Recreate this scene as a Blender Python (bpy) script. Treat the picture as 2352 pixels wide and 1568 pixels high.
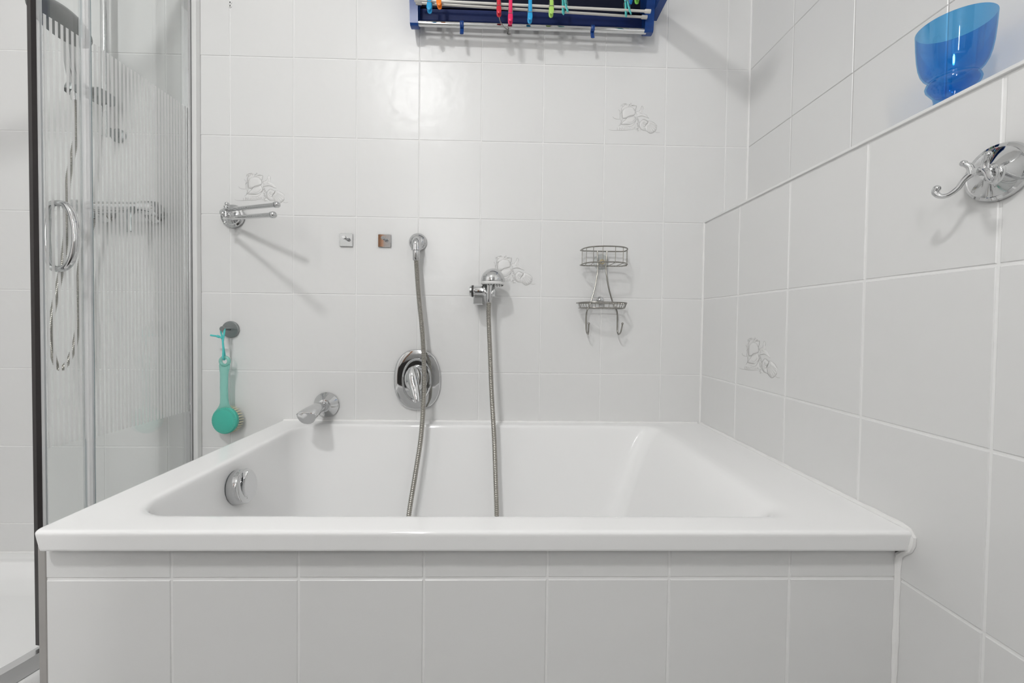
import bpy, math, random
from mathutils import Vector, Matrix

for o in list(bpy.data.objects):
    bpy.data.objects.remove(o, do_unlink=True)
S = bpy.context.scene
C = S.collection
PI = math.pi
random.seed(7)

# ------------------------------------------------------------------ camera
cam_d = bpy.data.cameras.new('camera')
cam_d.sensor_width = 36.0
cam_d.lens = 14.2797
cam_d.shift_y = -0.008834
cam_d.clip_start = 0.02
cam_d.clip_end = 50
cam = bpy.data.objects.new('camera', cam_d)
C.objects.link(cam)
cam.matrix_world = Matrix(((0.999656, -0.012193, -0.023216, 0.8763),
                           (-0.022935, 0.022758, -0.999478, -1.3295),
                           (0.012715, 0.999667, 0.022470, 0.9137),
                           (0, 0, 0, 1)))
S.camera = cam

# ------------------------------------------------------------------ world, exposure
w = bpy.data.worlds.new('world'); S.world = w; w.use_nodes = True
w.node_tree.nodes['Background'].inputs[0].default_value = (1, 1, 1, 1)
w.node_tree.nodes['Background'].inputs[1].default_value = 0.3
S.view_settings.view_transform = 'Standard'
S.view_settings.look = 'None'
S.view_settings.gamma = 1.0
S.view_settings.use_curve_mapping = False
S.view_settings.exposure = -0.02
S.cycles.max_bounces = 8
S.cycles.diffuse_bounces = 4
S.cycles.glossy_bounces = 4
S.cycles.use_adaptive_sampling = True
S.cycles.adaptive_threshold = 0.05
S.cycles.transparent_max_bounces = 16
S.cycles.transmission_bounces = 6
S.cycles.caustics_reflective = False
S.cycles.caustics_refractive = False
S.cycles.sample_clamp_indirect = 6.0
S.cycles.use_denoising = True
S.cycles.use_light_tree = False

CEILING_LAMP = (0.205, -1.92, 2.66)     # where the round ceiling lamp hangs
CEILING_POWER = 150.0                   # emission of its opal bowl
MIRROR_POWER = 58.0                     # emission of the tube beside the mirror

# ------------------------------------------------------------------ materials
def newmat(name):
    m = bpy.data.materials.new(name); m.use_nodes = True
    nt = m.node_tree
    return m, nt, nt.nodes['Principled BSDF']
def pbr(name, col, rough=0.4, metal=0.0, spec=0.5, trans=0.0, coat=0.0, bump=None, var=None, ior=1.5, emit=None):
    m, nt, b = newmat(name)
    b.inputs['Base Color'].default_value = (*col, 1)
    b.inputs['Roughness'].default_value = rough
    b.inputs['Metallic'].default_value = metal
    b.inputs['Specular IOR Level'].default_value = spec
    b.inputs['Transmission Weight'].default_value = trans
    b.inputs['Coat Weight'].default_value = coat
    b.inputs['IOR'].default_value = ior
    if emit:
        b.inputs['Emission Color'].default_value = (*emit[0], 1)
        b.inputs['Emission Strength'].default_value = emit[1]
    if bump or var:
        tc = nt.nodes.new('ShaderNodeTexCoord')
    if bump:                       # (scale, strength, distance)
        n = nt.nodes.new('ShaderNodeTexNoise'); n.inputs['Scale'].default_value = bump[0]
        n.inputs['Detail'].default_value = 1
        bp = nt.nodes.new('ShaderNodeBump'); bp.inputs['Strength'].default_value = bump[1]
        bp.inputs['Distance'].default_value = bump[2]
        geo = nt.nodes.new('ShaderNodeNewGeometry')
        nt.links.new(geo.outputs['Position'], n.inputs['Vector'])
        nt.links.new(n.outputs['Fac'], bp.inputs['Height'])
        nt.links.new(bp.outputs['Normal'], b.inputs['Normal'])
    if var:                        # (scale, amount): slight mottling of the colour
        n = nt.nodes.new('ShaderNodeTexNoise'); n.inputs['Scale'].default_value = var[0]
        n.inputs['Detail'].default_value = 2
        mx = nt.nodes.new('ShaderNodeMix'); mx.data_type = 'RGBA'
        mx.inputs['A'].default_value = (*[c * (1 - var[1]) for c in col], 1)
        mx.inputs['B'].default_value = (*[min(1, c * (1 + var[1])) for c in col], 1)
        nt.links.new(tc.outputs['Object'], n.inputs['Vector'])
        nt.links.new(n.outputs['Fac'], mx.inputs['Factor'])
        nt.links.new(mx.outputs['Result'], b.inputs['Base Color'])
    return m

M = {}
M['tile'] = pbr('glazed_tile', (0.79, 0.790, 0.785), 0.31, spec=0.45, bump=(26, 0.25, 0.004))
M['grout'] = pbr('white_grout', (0.90, 0.898, 0.892), 0.8, var=(60, 0.03))
M['greygrout'] = pbr('grey_grout', (0.55, 0.54, 0.53), 0.85, var=(60, 0.05))
M['silicone'] = pbr('silicone', (0.88, 0.875, 0.865), 0.45, bump=(120, 0.2, 0.001))
M['farwall'] = pbr('beige_grey_paint', (0.36, 0.358, 0.352), 0.6, var=(5, 0.03))
M['decor'] = pbr('decor_glaze', (0.80, 0.797, 0.790), 0.35)
M['shadeline'] = pbr('relief_shade_line', (0.52, 0.515, 0.50), 0.45)  # grey puts the shade of the relief's creases into the colour
M['acrylic'] = pbr('white_acrylic', (0.95, 0.95, 0.948), 0.08, spec=0.36)
M['chrome'] = pbr('chrome', (0.64, 0.645, 0.65), 0.045, 1.0)
M['satin'] = pbr('satin_steel', (0.62, 0.62, 0.61), 0.28, 1.0)
M['wire'] = pbr('steel_wire', (0.33, 0.32, 0.295), 0.25, 1.0)
M['hose'] = pbr('hose_steel', (0.40, 0.385, 0.35), 0.24, 1.0)
M['alu'] = pbr('aluminium_profile', (0.78, 0.78, 0.785), 0.22, 1.0)
M['headmetal'] = pbr('dull_dark_chrome', (0.15, 0.152, 0.15), 0.3, 0.8)
M['edgemetal'] = pbr('grey_edge_strip', (0.40, 0.385, 0.37), 0.4, 0.3, var=(30, 0.1))
M['greymetal'] = pbr('grey_brushed_metal', (0.30, 0.32, 0.32), 0.35, 0.85)
M['whitepl'] = pbr('white_plastic', (0.84, 0.84, 0.83), 0.35)
M['seal'] = pbr('clear_seal', (0.86, 0.86, 0.865), 0.25)
M['seal'].node_tree.nodes['Principled BSDF'].inputs['Alpha'].default_value = 0.45
M['darkseal'] = pbr('dark_gasket', (0.025, 0.02, 0.02), 0.4)
M['black'] = pbr('black_rubber', (0.03, 0.028, 0.027), 0.5)
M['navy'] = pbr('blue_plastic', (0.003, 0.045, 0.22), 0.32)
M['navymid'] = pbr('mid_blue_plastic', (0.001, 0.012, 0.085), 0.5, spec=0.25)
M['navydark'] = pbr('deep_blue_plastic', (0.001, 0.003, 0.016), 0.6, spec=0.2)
M['rod'] = pbr('coated_rod', (0.66, 0.64, 0.60), 0.35, 0.2)
M['teal'] = pbr('teal_plastic', (0.07, 0.50, 0.39), 0.35)
def clear_plastic(name, tint, body):
    m, nt, b = newmat(name); nt.nodes.remove(b)
    out = nt.nodes['Material Output']; L = nt.links.new
    tr = nt.nodes.new('ShaderNodeBsdfTransparent'); tr.inputs[0].default_value = (*tint, 1)
    df = nt.nodes.new('ShaderNodeBsdfDiffuse'); df.inputs[0].default_value = (*body, 1)
    gl = nt.nodes.new('ShaderNodeBsdfGlossy'); gl.inputs['Roughness'].default_value = 0.15
    a = nt.nodes.new('ShaderNodeMixShader'); a.inputs[0].default_value = 0.42
    L(tr.outputs[0], a.inputs[1]); L(df.outputs[0], a.inputs[2])
    lw = nt.nodes.new('ShaderNodeLayerWeight'); lw.inputs['Blend'].default_value = 0.15
    mr = nt.nodes.new('ShaderNodeMapRange'); mr.inputs['To Min'].default_value = 0.03; mr.inputs['To Max'].default_value = 0.35
    L(lw.outputs['Facing'], mr.inputs['Value'])
    c = nt.nodes.new('ShaderNodeMixShader'); L(mr.outputs['Result'], c.inputs[0]); L(a.outputs[0], c.inputs[1]); L(gl.outputs[0], c.inputs[2])
    L(c.outputs[0], out.inputs['Surface']); return m
M['tealclear'] = clear_plastic('translucent_teal', (0.72, 0.95, 0.91), (0.34, 0.72, 0.64))
M['cord'] = pbr('teal_cord', (0.10, 0.62, 0.60), 0.6)
M['bristle'] = pbr('cream_bristle', (0.75, 0.70, 0.50), 0.6)
M['brass'] = pbr('brass_nub', (0.45, 0.37, 0.22), 0.4, 0.6)
M['ceil'] = pbr('ceiling_paint', (0.86, 0.855, 0.845), 0.8, var=(9, 0.01))
M['floor'] = pbr('floor_tile', (0.86, 0.857, 0.85), 0.35, var=(14, 0.05))
M['wood'] = pbr('brown_door_wood', (0.22, 0.10, 0.045), 0.4, var=(7, 0.25))
M['greywood'] = pbr('grey_cabinet', (0.74, 0.735, 0.73), 0.35, var=(8, 0.03))
M['darkwood'] = pbr('dark_cabinet_wood', (0.035, 0.030, 0.028), 0.35, var=(8, 0.3))
M['lampbase'] = pbr('lamp_base', (0.8, 0.8, 0.8), 0.4)
M['opal'] = pbr('opal_bowl', (0.9, 0.9, 0.9), 0.4, emit=((1.0, 0.995, 0.985), CEILING_POWER))
M['tubelight'] = pbr('tube_light', (0.9, 0.9, 0.9), 0.4, emit=((1.0, 1.0, 0.995), MIRROR_POWER))
M['mirror'] = pbr('mirror_glass', (0.85, 0.86, 0.86), 0.02, 1.0)

def glass_blue():
    m, nt, b = newmat('blue_glass')
    b.inputs['Base Color'].default_value = (0.06, 0.42, 0.80, 1)
    out = nt.nodes['Material Output']
    tr = nt.nodes.new('ShaderNodeBsdfTransparent'); tr.inputs[0].default_value = (0.33, 0.70, 0.94, 1)
    df = nt.nodes.new('ShaderNodeBsdfTranslucent'); df.inputs[0].default_value = (0.0, 0.22, 0.75, 1)
    gl = nt.nodes.new('ShaderNodeBsdfGlossy'); gl.inputs['Roughness'].default_value = 0.04
    lw = nt.nodes.new('ShaderNodeLayerWeight'); lw.inputs['Blend'].default_value = 0.18
    a = nt.nodes.new('ShaderNodeMixShader'); a.inputs[0].default_value = 0.05
    nt.links.new(tr.outputs[0], a.inputs[1]); nt.links.new(df.outputs[0], a.inputs[2])
    mr = nt.nodes.new('ShaderNodeMapRange'); mr.inputs['To Min'].default_value = 0.035; mr.inputs['To Max'].default_value = 0.55
    nt.links.new(lw.outputs['Facing'], mr.inputs['Value'])
    c = nt.nodes.new('ShaderNodeMixShader')
    nt.links.new(mr.outputs['Result'], c.inputs[0])
    nt.links.new(a.outputs[0], c.inputs[1]); nt.links.new(gl.outputs[0], c.inputs[2])
    nt.links.new(c.outputs[0], out.inputs['Surface'])
    nt.nodes.remove(b)
    return m
M['blueglass'] = glass_blue()

def pane_glass(name, stripes):
    """Clear shower glass; with stripes a white screen print of upright lines between two heights (UV: u = metres along, v = height)."""
    m, nt, b = newmat(name)
    nt.nodes.remove(b)
    out = nt.nodes['Material Output']
    L = nt.links.new
    tr = nt.nodes.new('ShaderNodeBsdfTransparent'); tr.inputs[0].default_value = (0.955, 0.968, 0.964, 1)
    gl = nt.nodes.new('ShaderNodeBsdfGlossy'); gl.inputs['Roughness'].default_value = 0.015
    lw = nt.nodes.new('ShaderNodeLayerWeight'); lw.inputs['Blend'].default_value = 0.12
    mr = nt.nodes.new('ShaderNodeMapRange'); mr.inputs['To Min'].default_value = 0.045; mr.inputs['To Max'].default_value = 0.6
    L(lw.outputs['Facing'], mr.inputs['Value'])
    base = nt.nodes.new('ShaderNodeMixShader')
    L(mr.outputs['Result'], base.inputs[0]); L(tr.outputs[0], base.inputs[1]); L(gl.outputs[0], base.inputs[2])
    if not stripes:
        L(base.outputs[0], out.inputs['Surface']); return m
    df = nt.nodes.new('ShaderNodeBsdfDiffuse'); df.inputs[0].default_value = (0.92, 0.92, 0.915, 1)
    tl = nt.nodes.new('ShaderNodeBsdfTranslucent'); tl.inputs[0].default_value = (0.92, 0.92, 0.915, 1)
    pr = nt.nodes.new('ShaderNodeMixShader'); pr.inputs[0].default_value = 0.42
    L(df.outputs[0], pr.inputs[1]); L(tl.outputs[0], pr.inputs[2])
    uv = nt.nodes.new('ShaderNodeUVMap'); uv.uv_map = 'UVMap'
    sp = nt.nodes.new('ShaderNodeSeparateXYZ'); L(uv.outputs['UV'], sp.inputs[0])
    def math_(op, a, bv):
        n = nt.nodes.new('ShaderNodeMath'); n.operation = op
        L(a, n.inputs[0])
        if bv is not None: n.inputs[1].default_value = bv
        return n.outputs[0]
    ph = math_('FRACT', math_('DIVIDE', sp.outputs['X'], 0.0107), None)
    on = math_('LESS_THAN', ph, 0.54)
    lo = math_('GREATER_THAN', sp.outputs['Y'], 0.6235)
    hi = math_('LESS_THAN', sp.outputs['Y'], 1.572)
    mul = nt.nodes.new('ShaderNodeMath'); mul.operation = 'MULTIPLY'; L(on, mul.inputs[0]); L(lo, mul.inputs[1])
    mu2 = nt.nodes.new('ShaderNodeMath'); mu2.operation = 'MULTIPLY'; L(mul.outputs[0], mu2.inputs[0]); L(hi, mu2.inputs[1])
    mu3 = math_('MULTIPLY', mu2.outputs[0], 0.88)
    fin = nt.nodes.new('ShaderNodeMixShader'); L(mu3, fin.inputs[0]); L(base.outputs[0], fin.inputs[1]); L(pr.outputs[0], fin.inputs[2])
    L(fin.outputs[0], out.inputs['Surface'])
    return m
M['pane'] = pane_glass('striped_shower_glass', True)
M['glassedge'] = pbr('green_glass_edge', (0.12, 0.24, 0.27), 0.15)
M['clearcup'] = pane_glass('clear_suction_cup', False)

# ------------------------------------------------------------------ mesh helpers
def frame(axis):
    a = Vector(axis).normalized()
    t = Vector((0, 0, 1)) if abs(a.z) < 0.9 else Vector((1, 0, 0))
    u = t.cross(a).normalized(); v = a.cross(u)
    return a, u, v
class MB:
    def __init__(self): self.v = []; self.f = []; self.m = []; self.cur = 0
    def add(self, vs, fs):
        o = len(self.v); self.v += [tuple(x) for x in vs]
        for f in fs: self.f.append(tuple(o + i for i in f)); self.m.append(self.cur)
        return self
    def box(self, a, b, bev=0.0):
        x0, y0, z0 = [min(p, q) for p, q in zip(a, b)]; x1, y1, z1 = [max(p, q) for p, q in zip(a, b)]
        if bev <= 0:
            vs = [(x0,y0,z0),(x1,y0,z0),(x1,y1,z0),(x0,y1,z0),(x0,y0,z1),(x1,y0,z1),(x1,y1,z1),(x0,y1,z1)]
            return self.add(vs, [(0,3,2,1),(4,5,6,7),(0,1,5,4),(1,2,6,5),(2,3,7,6),(3,0,4,7)])
        e = bev
        xs = (x0, x1); ys = (y0, y1); zs = (z0, z1); vs = []; idx = {}
        for i in (0, 1):
            for j in (0, 1):
                for k in (0, 1):
                    sx = e if i == 0 else -e; sy = e if j == 0 else -e; sz = e if k == 0 else -e
                    for n, p in enumerate(((xs[i], ys[j]+sy, zs[k]+sz), (xs[i]+sx, ys[j], zs[k]+sz), (xs[i]+sx, ys[j]+sy, zs[k]))):
                        idx[(i,j,k,n)] = len(vs); vs.append(p)
        F = []
        for i in (0,1): F.append([idx[(i,j,k,0)] for j,k in ((0,0),(1,0),(1,1),(0,1))][::1 if i else -1])
        for j in (0,1): F.append([idx[(i,j,k,1)] for i,k in ((0,0),(1,0),(1,1),(0,1))][::-1 if j else 1])
        for k in (0,1): F.append([idx[(i,j,k,2)] for i,j in ((0,0),(1,0),(1,1),(0,1))][::1 if k else -1])
        for j in (0,1):
            for k in (0,1): F.append((idx[(0,j,k,1)],idx[(1,j,k,1)],idx[(1,j,k,2)],idx[(0,j,k,2)]))
        for i in (0,1):
            for k in (0,1): F.append((idx[(i,0,k,0)],idx[(i,1,k,0)],idx[(i,1,k,2)],idx[(i,0,k,2)]))
        for i in (0,1):
            for j in (0,1): F.append((idx[(i,j,0,0)],idx[(i,j,1,0)],idx[(i,j,1,1)],idx[(i,j,0,1)]))
        for i in (0,1):
            for j in (0,1):
                for k in (0,1): F.append((idx[(i,j,k,0)],idx[(i,j,k,1)],idx[(i,j,k,2)]))
        return self.add(vs, F)
    def tube(self, pts, r, seg=10, closed=False, cap=True, flat=None):
        P = [Vector(p) for p in pts]; n = len(P)
        R = r if isinstance(r, (list, tuple)) else [r] * n
        tang = []
        for i in range(n):
            if closed: t = P[(i+1) % n] - P[i-1]
            else: t = P[min(i+1, n-1)] - P[max(i-1, 0)]
            tang.append(t.normalized())
        a, u, v = frame(tang[0]) if flat is None else (tang[0], None, None)
        if flat is not None:
            u = Vector(flat); u = (u - tang[0] * u.dot(tang[0])).normalized()
        vs = []
        for i in range(n):
            t = tang[i]
            u = (u - t * u.dot(t)).normalized(); v = t.cross(u)
            rr = R[i]; ru, rv = rr if isinstance(rr, (list, tuple)) else (rr, rr)
            for k in range(seg):
                th = 2 * PI * k / seg
                vs.append(P[i] + u * (ru * math.cos(th)) + v * (rv * math.sin(th)))
        fs = []
        for i in range(n if closed else n - 1):
            j = (i + 1) % n
            for k in range(seg):
                l = (k + 1) % seg
                fs.append((i*seg+k, i*seg+l, j*seg+l, j*seg+k))
        if cap and not closed:
            fs.append(tuple(range(seg))[::-1]); fs.append(tuple((n-1)*seg + k for k in range(seg)))
        return self.add(vs, fs)
    def lathe(self, prof, base, axis, seg=32, su=1.0, sv=1.0, up=None):
        """prof: (radius, distance along axis) pairs; su, sv stretch it to an oval."""
        a, u, v = frame(axis)
        if up is not None:
            v = Vector(up); v = (v - a * v.dot(a)).normalized(); u = v.cross(a)
        b = Vector(base); vs = []; fs = []; rows = []
        for r, d in prof:
            if r < 1e-6:
                rows.append([len(vs)]); vs.append(b + a * d)
            else:
                rows.append(list(range(len(vs), len(vs) + seg)))
                for k in range(seg):
                    th = 2 * PI * k / seg
                    vs.append(b + a * d + u * (r * su * math.cos(th)) + v * (r * sv * math.sin(th)))
        for A, B in zip(rows, rows[1:]):
            for k in range(seg):
                l = (k + 1) % seg
                if len(A) == 1 and len(B) == 1: continue
                if len(A) == 1: fs.append((A[0], B[k], B[l]))
                elif len(B) == 1: fs.append((A[k], A[l], B[0]))
                else: fs.append((A[k], A[l], B[l], B[k]))
        return self.add(vs, fs)
    def ball(self, c, r, seg=14):
        n = 8
        return self.lathe([(r * math.sin(PI * i / n), -r * math.cos(PI * i / n)) for i in range(n + 1)], c, (0, 0, 1), seg)
    def prism(self, poly, d0, d1, axis):
        """polygon in the two other axes (in x,y,z order), pushed along axis from d0 to d1"""
        def p3(a, b, d):
            return {'x': (d, a, b), 'y': (a, d, b), 'z': (a, b, d)}[axis]
        n = len(poly)
        vs = [p3(a, b, d0) for a, b in poly] + [p3(a, b, d1) for a, b in poly]
        fs = [tuple(range(n))[::-1], tuple(range(n, 2*n))] + [(i, (i+1) % n, n + (i+1) % n, n + i) for i in range(n)]
        return self.add(vs, fs)
    def loft(self, rings, cap0=True, cap1=True):
        seg = len(rings[0]); vs = [p for r in rings for p in r]; fs = []
        for i in range(len(rings) - 1):
            for k in range(seg):
                l = (k + 1) % seg
                fs.append((i*seg+k, i*seg+l, (i+1)*seg+l, (i+1)*seg+k))
        if cap0: fs.append(tuple(range(seg))[::-1])
        if cap1: fs.append(tuple((len(rings)-1)*seg + k for k in range(seg)))
        return self.add(vs, fs)
    def mesh(self, name, mats, smooth=True, angle=35):
        me = bpy.data.meshes.new(name)
        me.from_pydata([tuple(x) for x in self.v], [], self.f)
        for m in (mats if isinstance(mats, (list, tuple)) else [mats]): me.materials.append(M[m])
        for p, k in zip(me.polygons, self.m): p.material_index = k
        import bmesh
        bm = bmesh.new(); bm.from_mesh(me); bmesh.ops.recalc_face_normals(bm, faces=bm.faces); bm.to_mesh(me); bm.free()
        if smooth:
            for p in me.polygons: p.use_smooth = True
            me.set_sharp_from_angle(angle=math.radians(angle))
        me.update()
        return me
    def build(self, name, mats, parent=None, smooth=True, angle=35):
        return link(name, self.mesh(name, mats, smooth, angle), parent)
def link(name, me, parent=None, loc=None):
    o = bpy.data.objects.new(name, me); C.objects.link(o)
    if parent is not None:
        o.parent = parent
        if parent.location.length > 0:      # parts are written in room coordinates
            o.matrix_parent_inverse = Matrix.Translation(-parent.location)
    if loc is not None: o.location = loc
    return o
def tag(o, label, cat, group=None, kind=None):
    o['label'] = label; o['category'] = cat
    if group: o['group'] = group
    if kind: o['kind'] = kind
    return o
def thing(name, label, cat, loc, group=None):
    o = bpy.data.objects.new(name, None); C.objects.link(o)
    o.empty_display_size = 0.05; o.location = loc
    return tag(o, label, cat, group)
def struct(o):
    o['kind'] = 'structure'; return o
def smooth_path(pts, n=8, closed=False):
    """Catmull-Rom through the points"""
    P = [Vector(p) for p in pts]; out = []; N = len(P)
    rng = range(N) if closed else range(N - 1)
    for i in rng:
        if closed: p0, p1, p2, p3 = P[i-1], P[i], P[(i+1) % N], P[(i+2) % N]
        else: p0, p1, p2, p3 = P[max(i-1, 0)], P[i], P[i+1], P[min(i+2, N-1)]
        for k in range(n):
            t = k / n
            out.append(0.5 * ((2*p1) + (p2-p0)*t + (2*p0-5*p1+4*p2-p3)*t*t + (3*p1-p0-3*p2+p3)*t*t*t))
    if not closed: out.append(P[-1])
    return out
def resample(pts, step):
    P = [Vector(p) for p in pts]; out = [P[0]]; rest = step
    for a, b in zip(P, P[1:]):
        L = (b - a).length; d = rest
        while d <= L:
            out.append(a.lerp(b, d / L)); d += step
        rest = d - L
    return out

# ================================================================== THE ROOM
XL, XR, YF, ZC = -1.03, 1.6749, -2.55, 2.75     # left wall, right wall, wall behind the camera, ceiling
XE, ZE = 1.5365, 1.2555                         # face and top of the tiled ledge along the right wall
TW, TH = 0.2, 0.25

def tile_mesh(w, h, bev=0.0011, t=0.005):
    """tile in its own x (width) and z (height), front at y = 0 facing -y"""
    a, b = w / 2, h / 2; e = bev
    vs = [(-a,t,-b),(a,t,-b),(a,t,b),(-a,t,b),
          (-a,e,-b),(a,e,-b),(a,e,b),(-a,e,b),
          (-a+e,0,-b+e),(a-e,0,-b+e),(a-e,0,b-e),(-a+e,0,b-e)]
    fs = [(8,9,10,11),(4,5,9,8),(5,6,10,9),(6,7,11,10),(7,4,8,11),(0,1,5,4),(1,2,6,5),(2,3,7,6),(3,0,4,7)]
    m = MB(); m.add(vs, fs)
    return m.mesh('tile', 'tile', True, 30)
_tiles = {}
def tile(parent, mat, w, h, tilt=0.0022):
    """mat: matrix taking the tile's own frame to the room"""
    key = (round(w, 4), round(h, 4))
    if key not in _tiles: _tiles[key] = tile_mesh(w, h)
    o = bpy.data.objects.new('tile', _tiles[key]); C.objects.link(o); o.parent = parent
    j = Matrix.Rotation(random.uniform(-tilt, tilt), 4, 'X') @ Matrix.Rotation(random.uniform(-tilt, tilt), 4, 'Z')
    o.matrix_world = mat @ j
    return o
def tile_wall(parent, edges_u, edges_v, to_room, gap_u=0.0026, gap_v=0.0026, skip=None):
    out = {}
    for i in range(len(edges_u) - 1):
        for k in range(len(edges_v) - 1):
            u0, u1, v0, v1 = edges_u[i], edges_u[i+1], edges_v[k], edges_v[k+1]
            if skip and skip((u0+u1)/2, (v0+v1)/2): continue
            out[(i, k)] = tile(parent, to_room((u0+u1)/2, (v0+v1)/2), abs(u1-u0) - gap_u, abs(v1-v0) - gap_v)
    return out

# back wall: grout bed with every tile on it
m = MB(); m.box((XL - 0.1, 0.0014, 0), (XR + 0.12, 0.10, ZC))
wall_back = struct(m.build('wall_back', 'grout', smooth=False))
ue = [XL] + [TW * c for c in range(-5, 9)] + [XR]
ve = [0.25 * r for r in range(0, 12)]
tiles_back = tile_wall(wall_back, ue, ve, lambda u, v: Matrix.Translation((u, 0, v)),
                       skip=lambda u, v: (u > XE and v < ZE) )

# right wall above the ledge
m = MB(); m.box((XR + 0.0014, YF - 0.1, 0), (XR + 0.10, 0.0014, ZC))
wall_right = struct(m.build('wall_right', 'greygrout', smooth=False))
RIGHT = lambda x: (lambda u, v: Matrix.Translation((x, u, v)) @ Matrix.Rotation(-PI/2, 4, 'Z'))
ye = [-TW * k for k in range(0, 13)]
tile_wall(wall_right, ye, [1.25 + 0.25 * r for r in range(0, 7)], RIGHT(XR), 0.0022, 0.0011)

# the tiled half-height ledge
m = MB(); m.box((XE + 0.0014, YF - 0.1, 0), (XR + 0.001, 0.0014, ZE - 0.0012))
wall_ledge = struct(m.build('wall_right_ledge', 'grout', smooth=False))
tiles_ledge = tile_wall(wall_ledge, ye, [0.25 * r for r in range(0, 6)], RIGHT(XE), 0.0038, 0.0040)
for k in range(12):
    mm = MB(); mm.box((XE + 0.002, -TW*k - 0.0013, ZE - 0.006), (XR - 0.001, -TW*(k+1) + 0.0013, ZE), 0.001)
    mm.build('tile', 'tile', wall_ledge)
# white edge profile on the front top edge of the ledge
m = MB(); m.box((XE - 0.0035, YF, ZE - 0.0045), (XE + 0.004, -0.001, ZE + 0.0012), 0.0008)
struct(m.build('trim_1', 'whitepl'))

# other sides of the room (seen only in reflections)
m = MB(); m.box((XL - 0.10, YF - 0.1, 0), (XL, 0.0014, ZC)); struct(m.build('wall_left', 'tile', smooth=False))
m = MB(); m.box((XL - 0.1, YF - 0.10, 0), (XR + 0.1, YF, ZC)); struct(m.build('wall_front', 'farwall', smooth=False))
m = MB(); m.box((XL - 0.1, YF - 0.1, ZC), (XR + 0.1, 0.1, ZC + 0.08)); struct(m.build('ceiling', 'ceil', smooth=False))
m = MB(); m.box((XL - 0.1, YF - 0.1, -0.08), (XR + 0.1, 0.1, -0.004)); floor = struct(m.build('floor', 'greygrout', smooth=False))
for i in range(9):
    for k in range(9):
        x0 = XL + 0.3 * i; y0 = YF + 0.3 * k
        if x0 > XE or y0 > -0.05: continue
        mm = MB(); mm.box((x0 + 0.0015, y0 + 0.0015, -0.006), (min(x0 + 0.2985, XE), min(y0 + 0.2985, 0), 0), 0.001)
        mm.build('tile', 'floor', floor)
d = struct(thing('door_1', 'white door in a brown wooden frame behind the camera', 'door', (-0.35, YF, 0)))
del d['category']
m = MB(); m.box((-0.95, YF, 0.005), (-0.40, YF + 0.04, 2.02), 0.003); m.build('door_leaf', 'whitepl', d)
for x0, x1, z0, z1 in ((-1.02,-0.95,0,2.09),(-0.40,-0.255,0,2.09),(-0.95,-0.40,2.02,2.09)):
    m = MB(); m.box((x0, YF, z0), (x1, YF + 0.055, z1), 0.003); m.build('door_frame', 'wood', d)
m = MB(); m.tube(smooth_path([(-0.45, YF+0.04, 1.03), (-0.45, YF+0.085, 1.03), (-0.47, YF+0.09, 1.03), (-0.57, YF+0.09, 1.03)], 5), 0.009); m.build('door_handle', 'satin', d)

# silicone beads in the corners
def bead(n, pts, r, mat='silicone'):
    P = resample(smooth_path(pts, 4) if len(pts) > 2 else pts, 0.012)
    R = [r * (1 + 0.10 * math.sin(i * 1.7) + 0.08 * math.sin(i * 0.61)) for i in range(len(P))]
    m = MB(); m.tube(P, R, 8); return struct(m.build('trim_%d' % n, mat))
bead(2, [(XR - 0.0005, -0.0005, ZE), (XR - 0.0005, -0.0005, ZC)], 0.0040)
bead(3, [(XE - 0.0005, -0.0005, 0.594), (XE - 0.0005, -0.0005, ZE + 0.001)], 0.0040)

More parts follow.
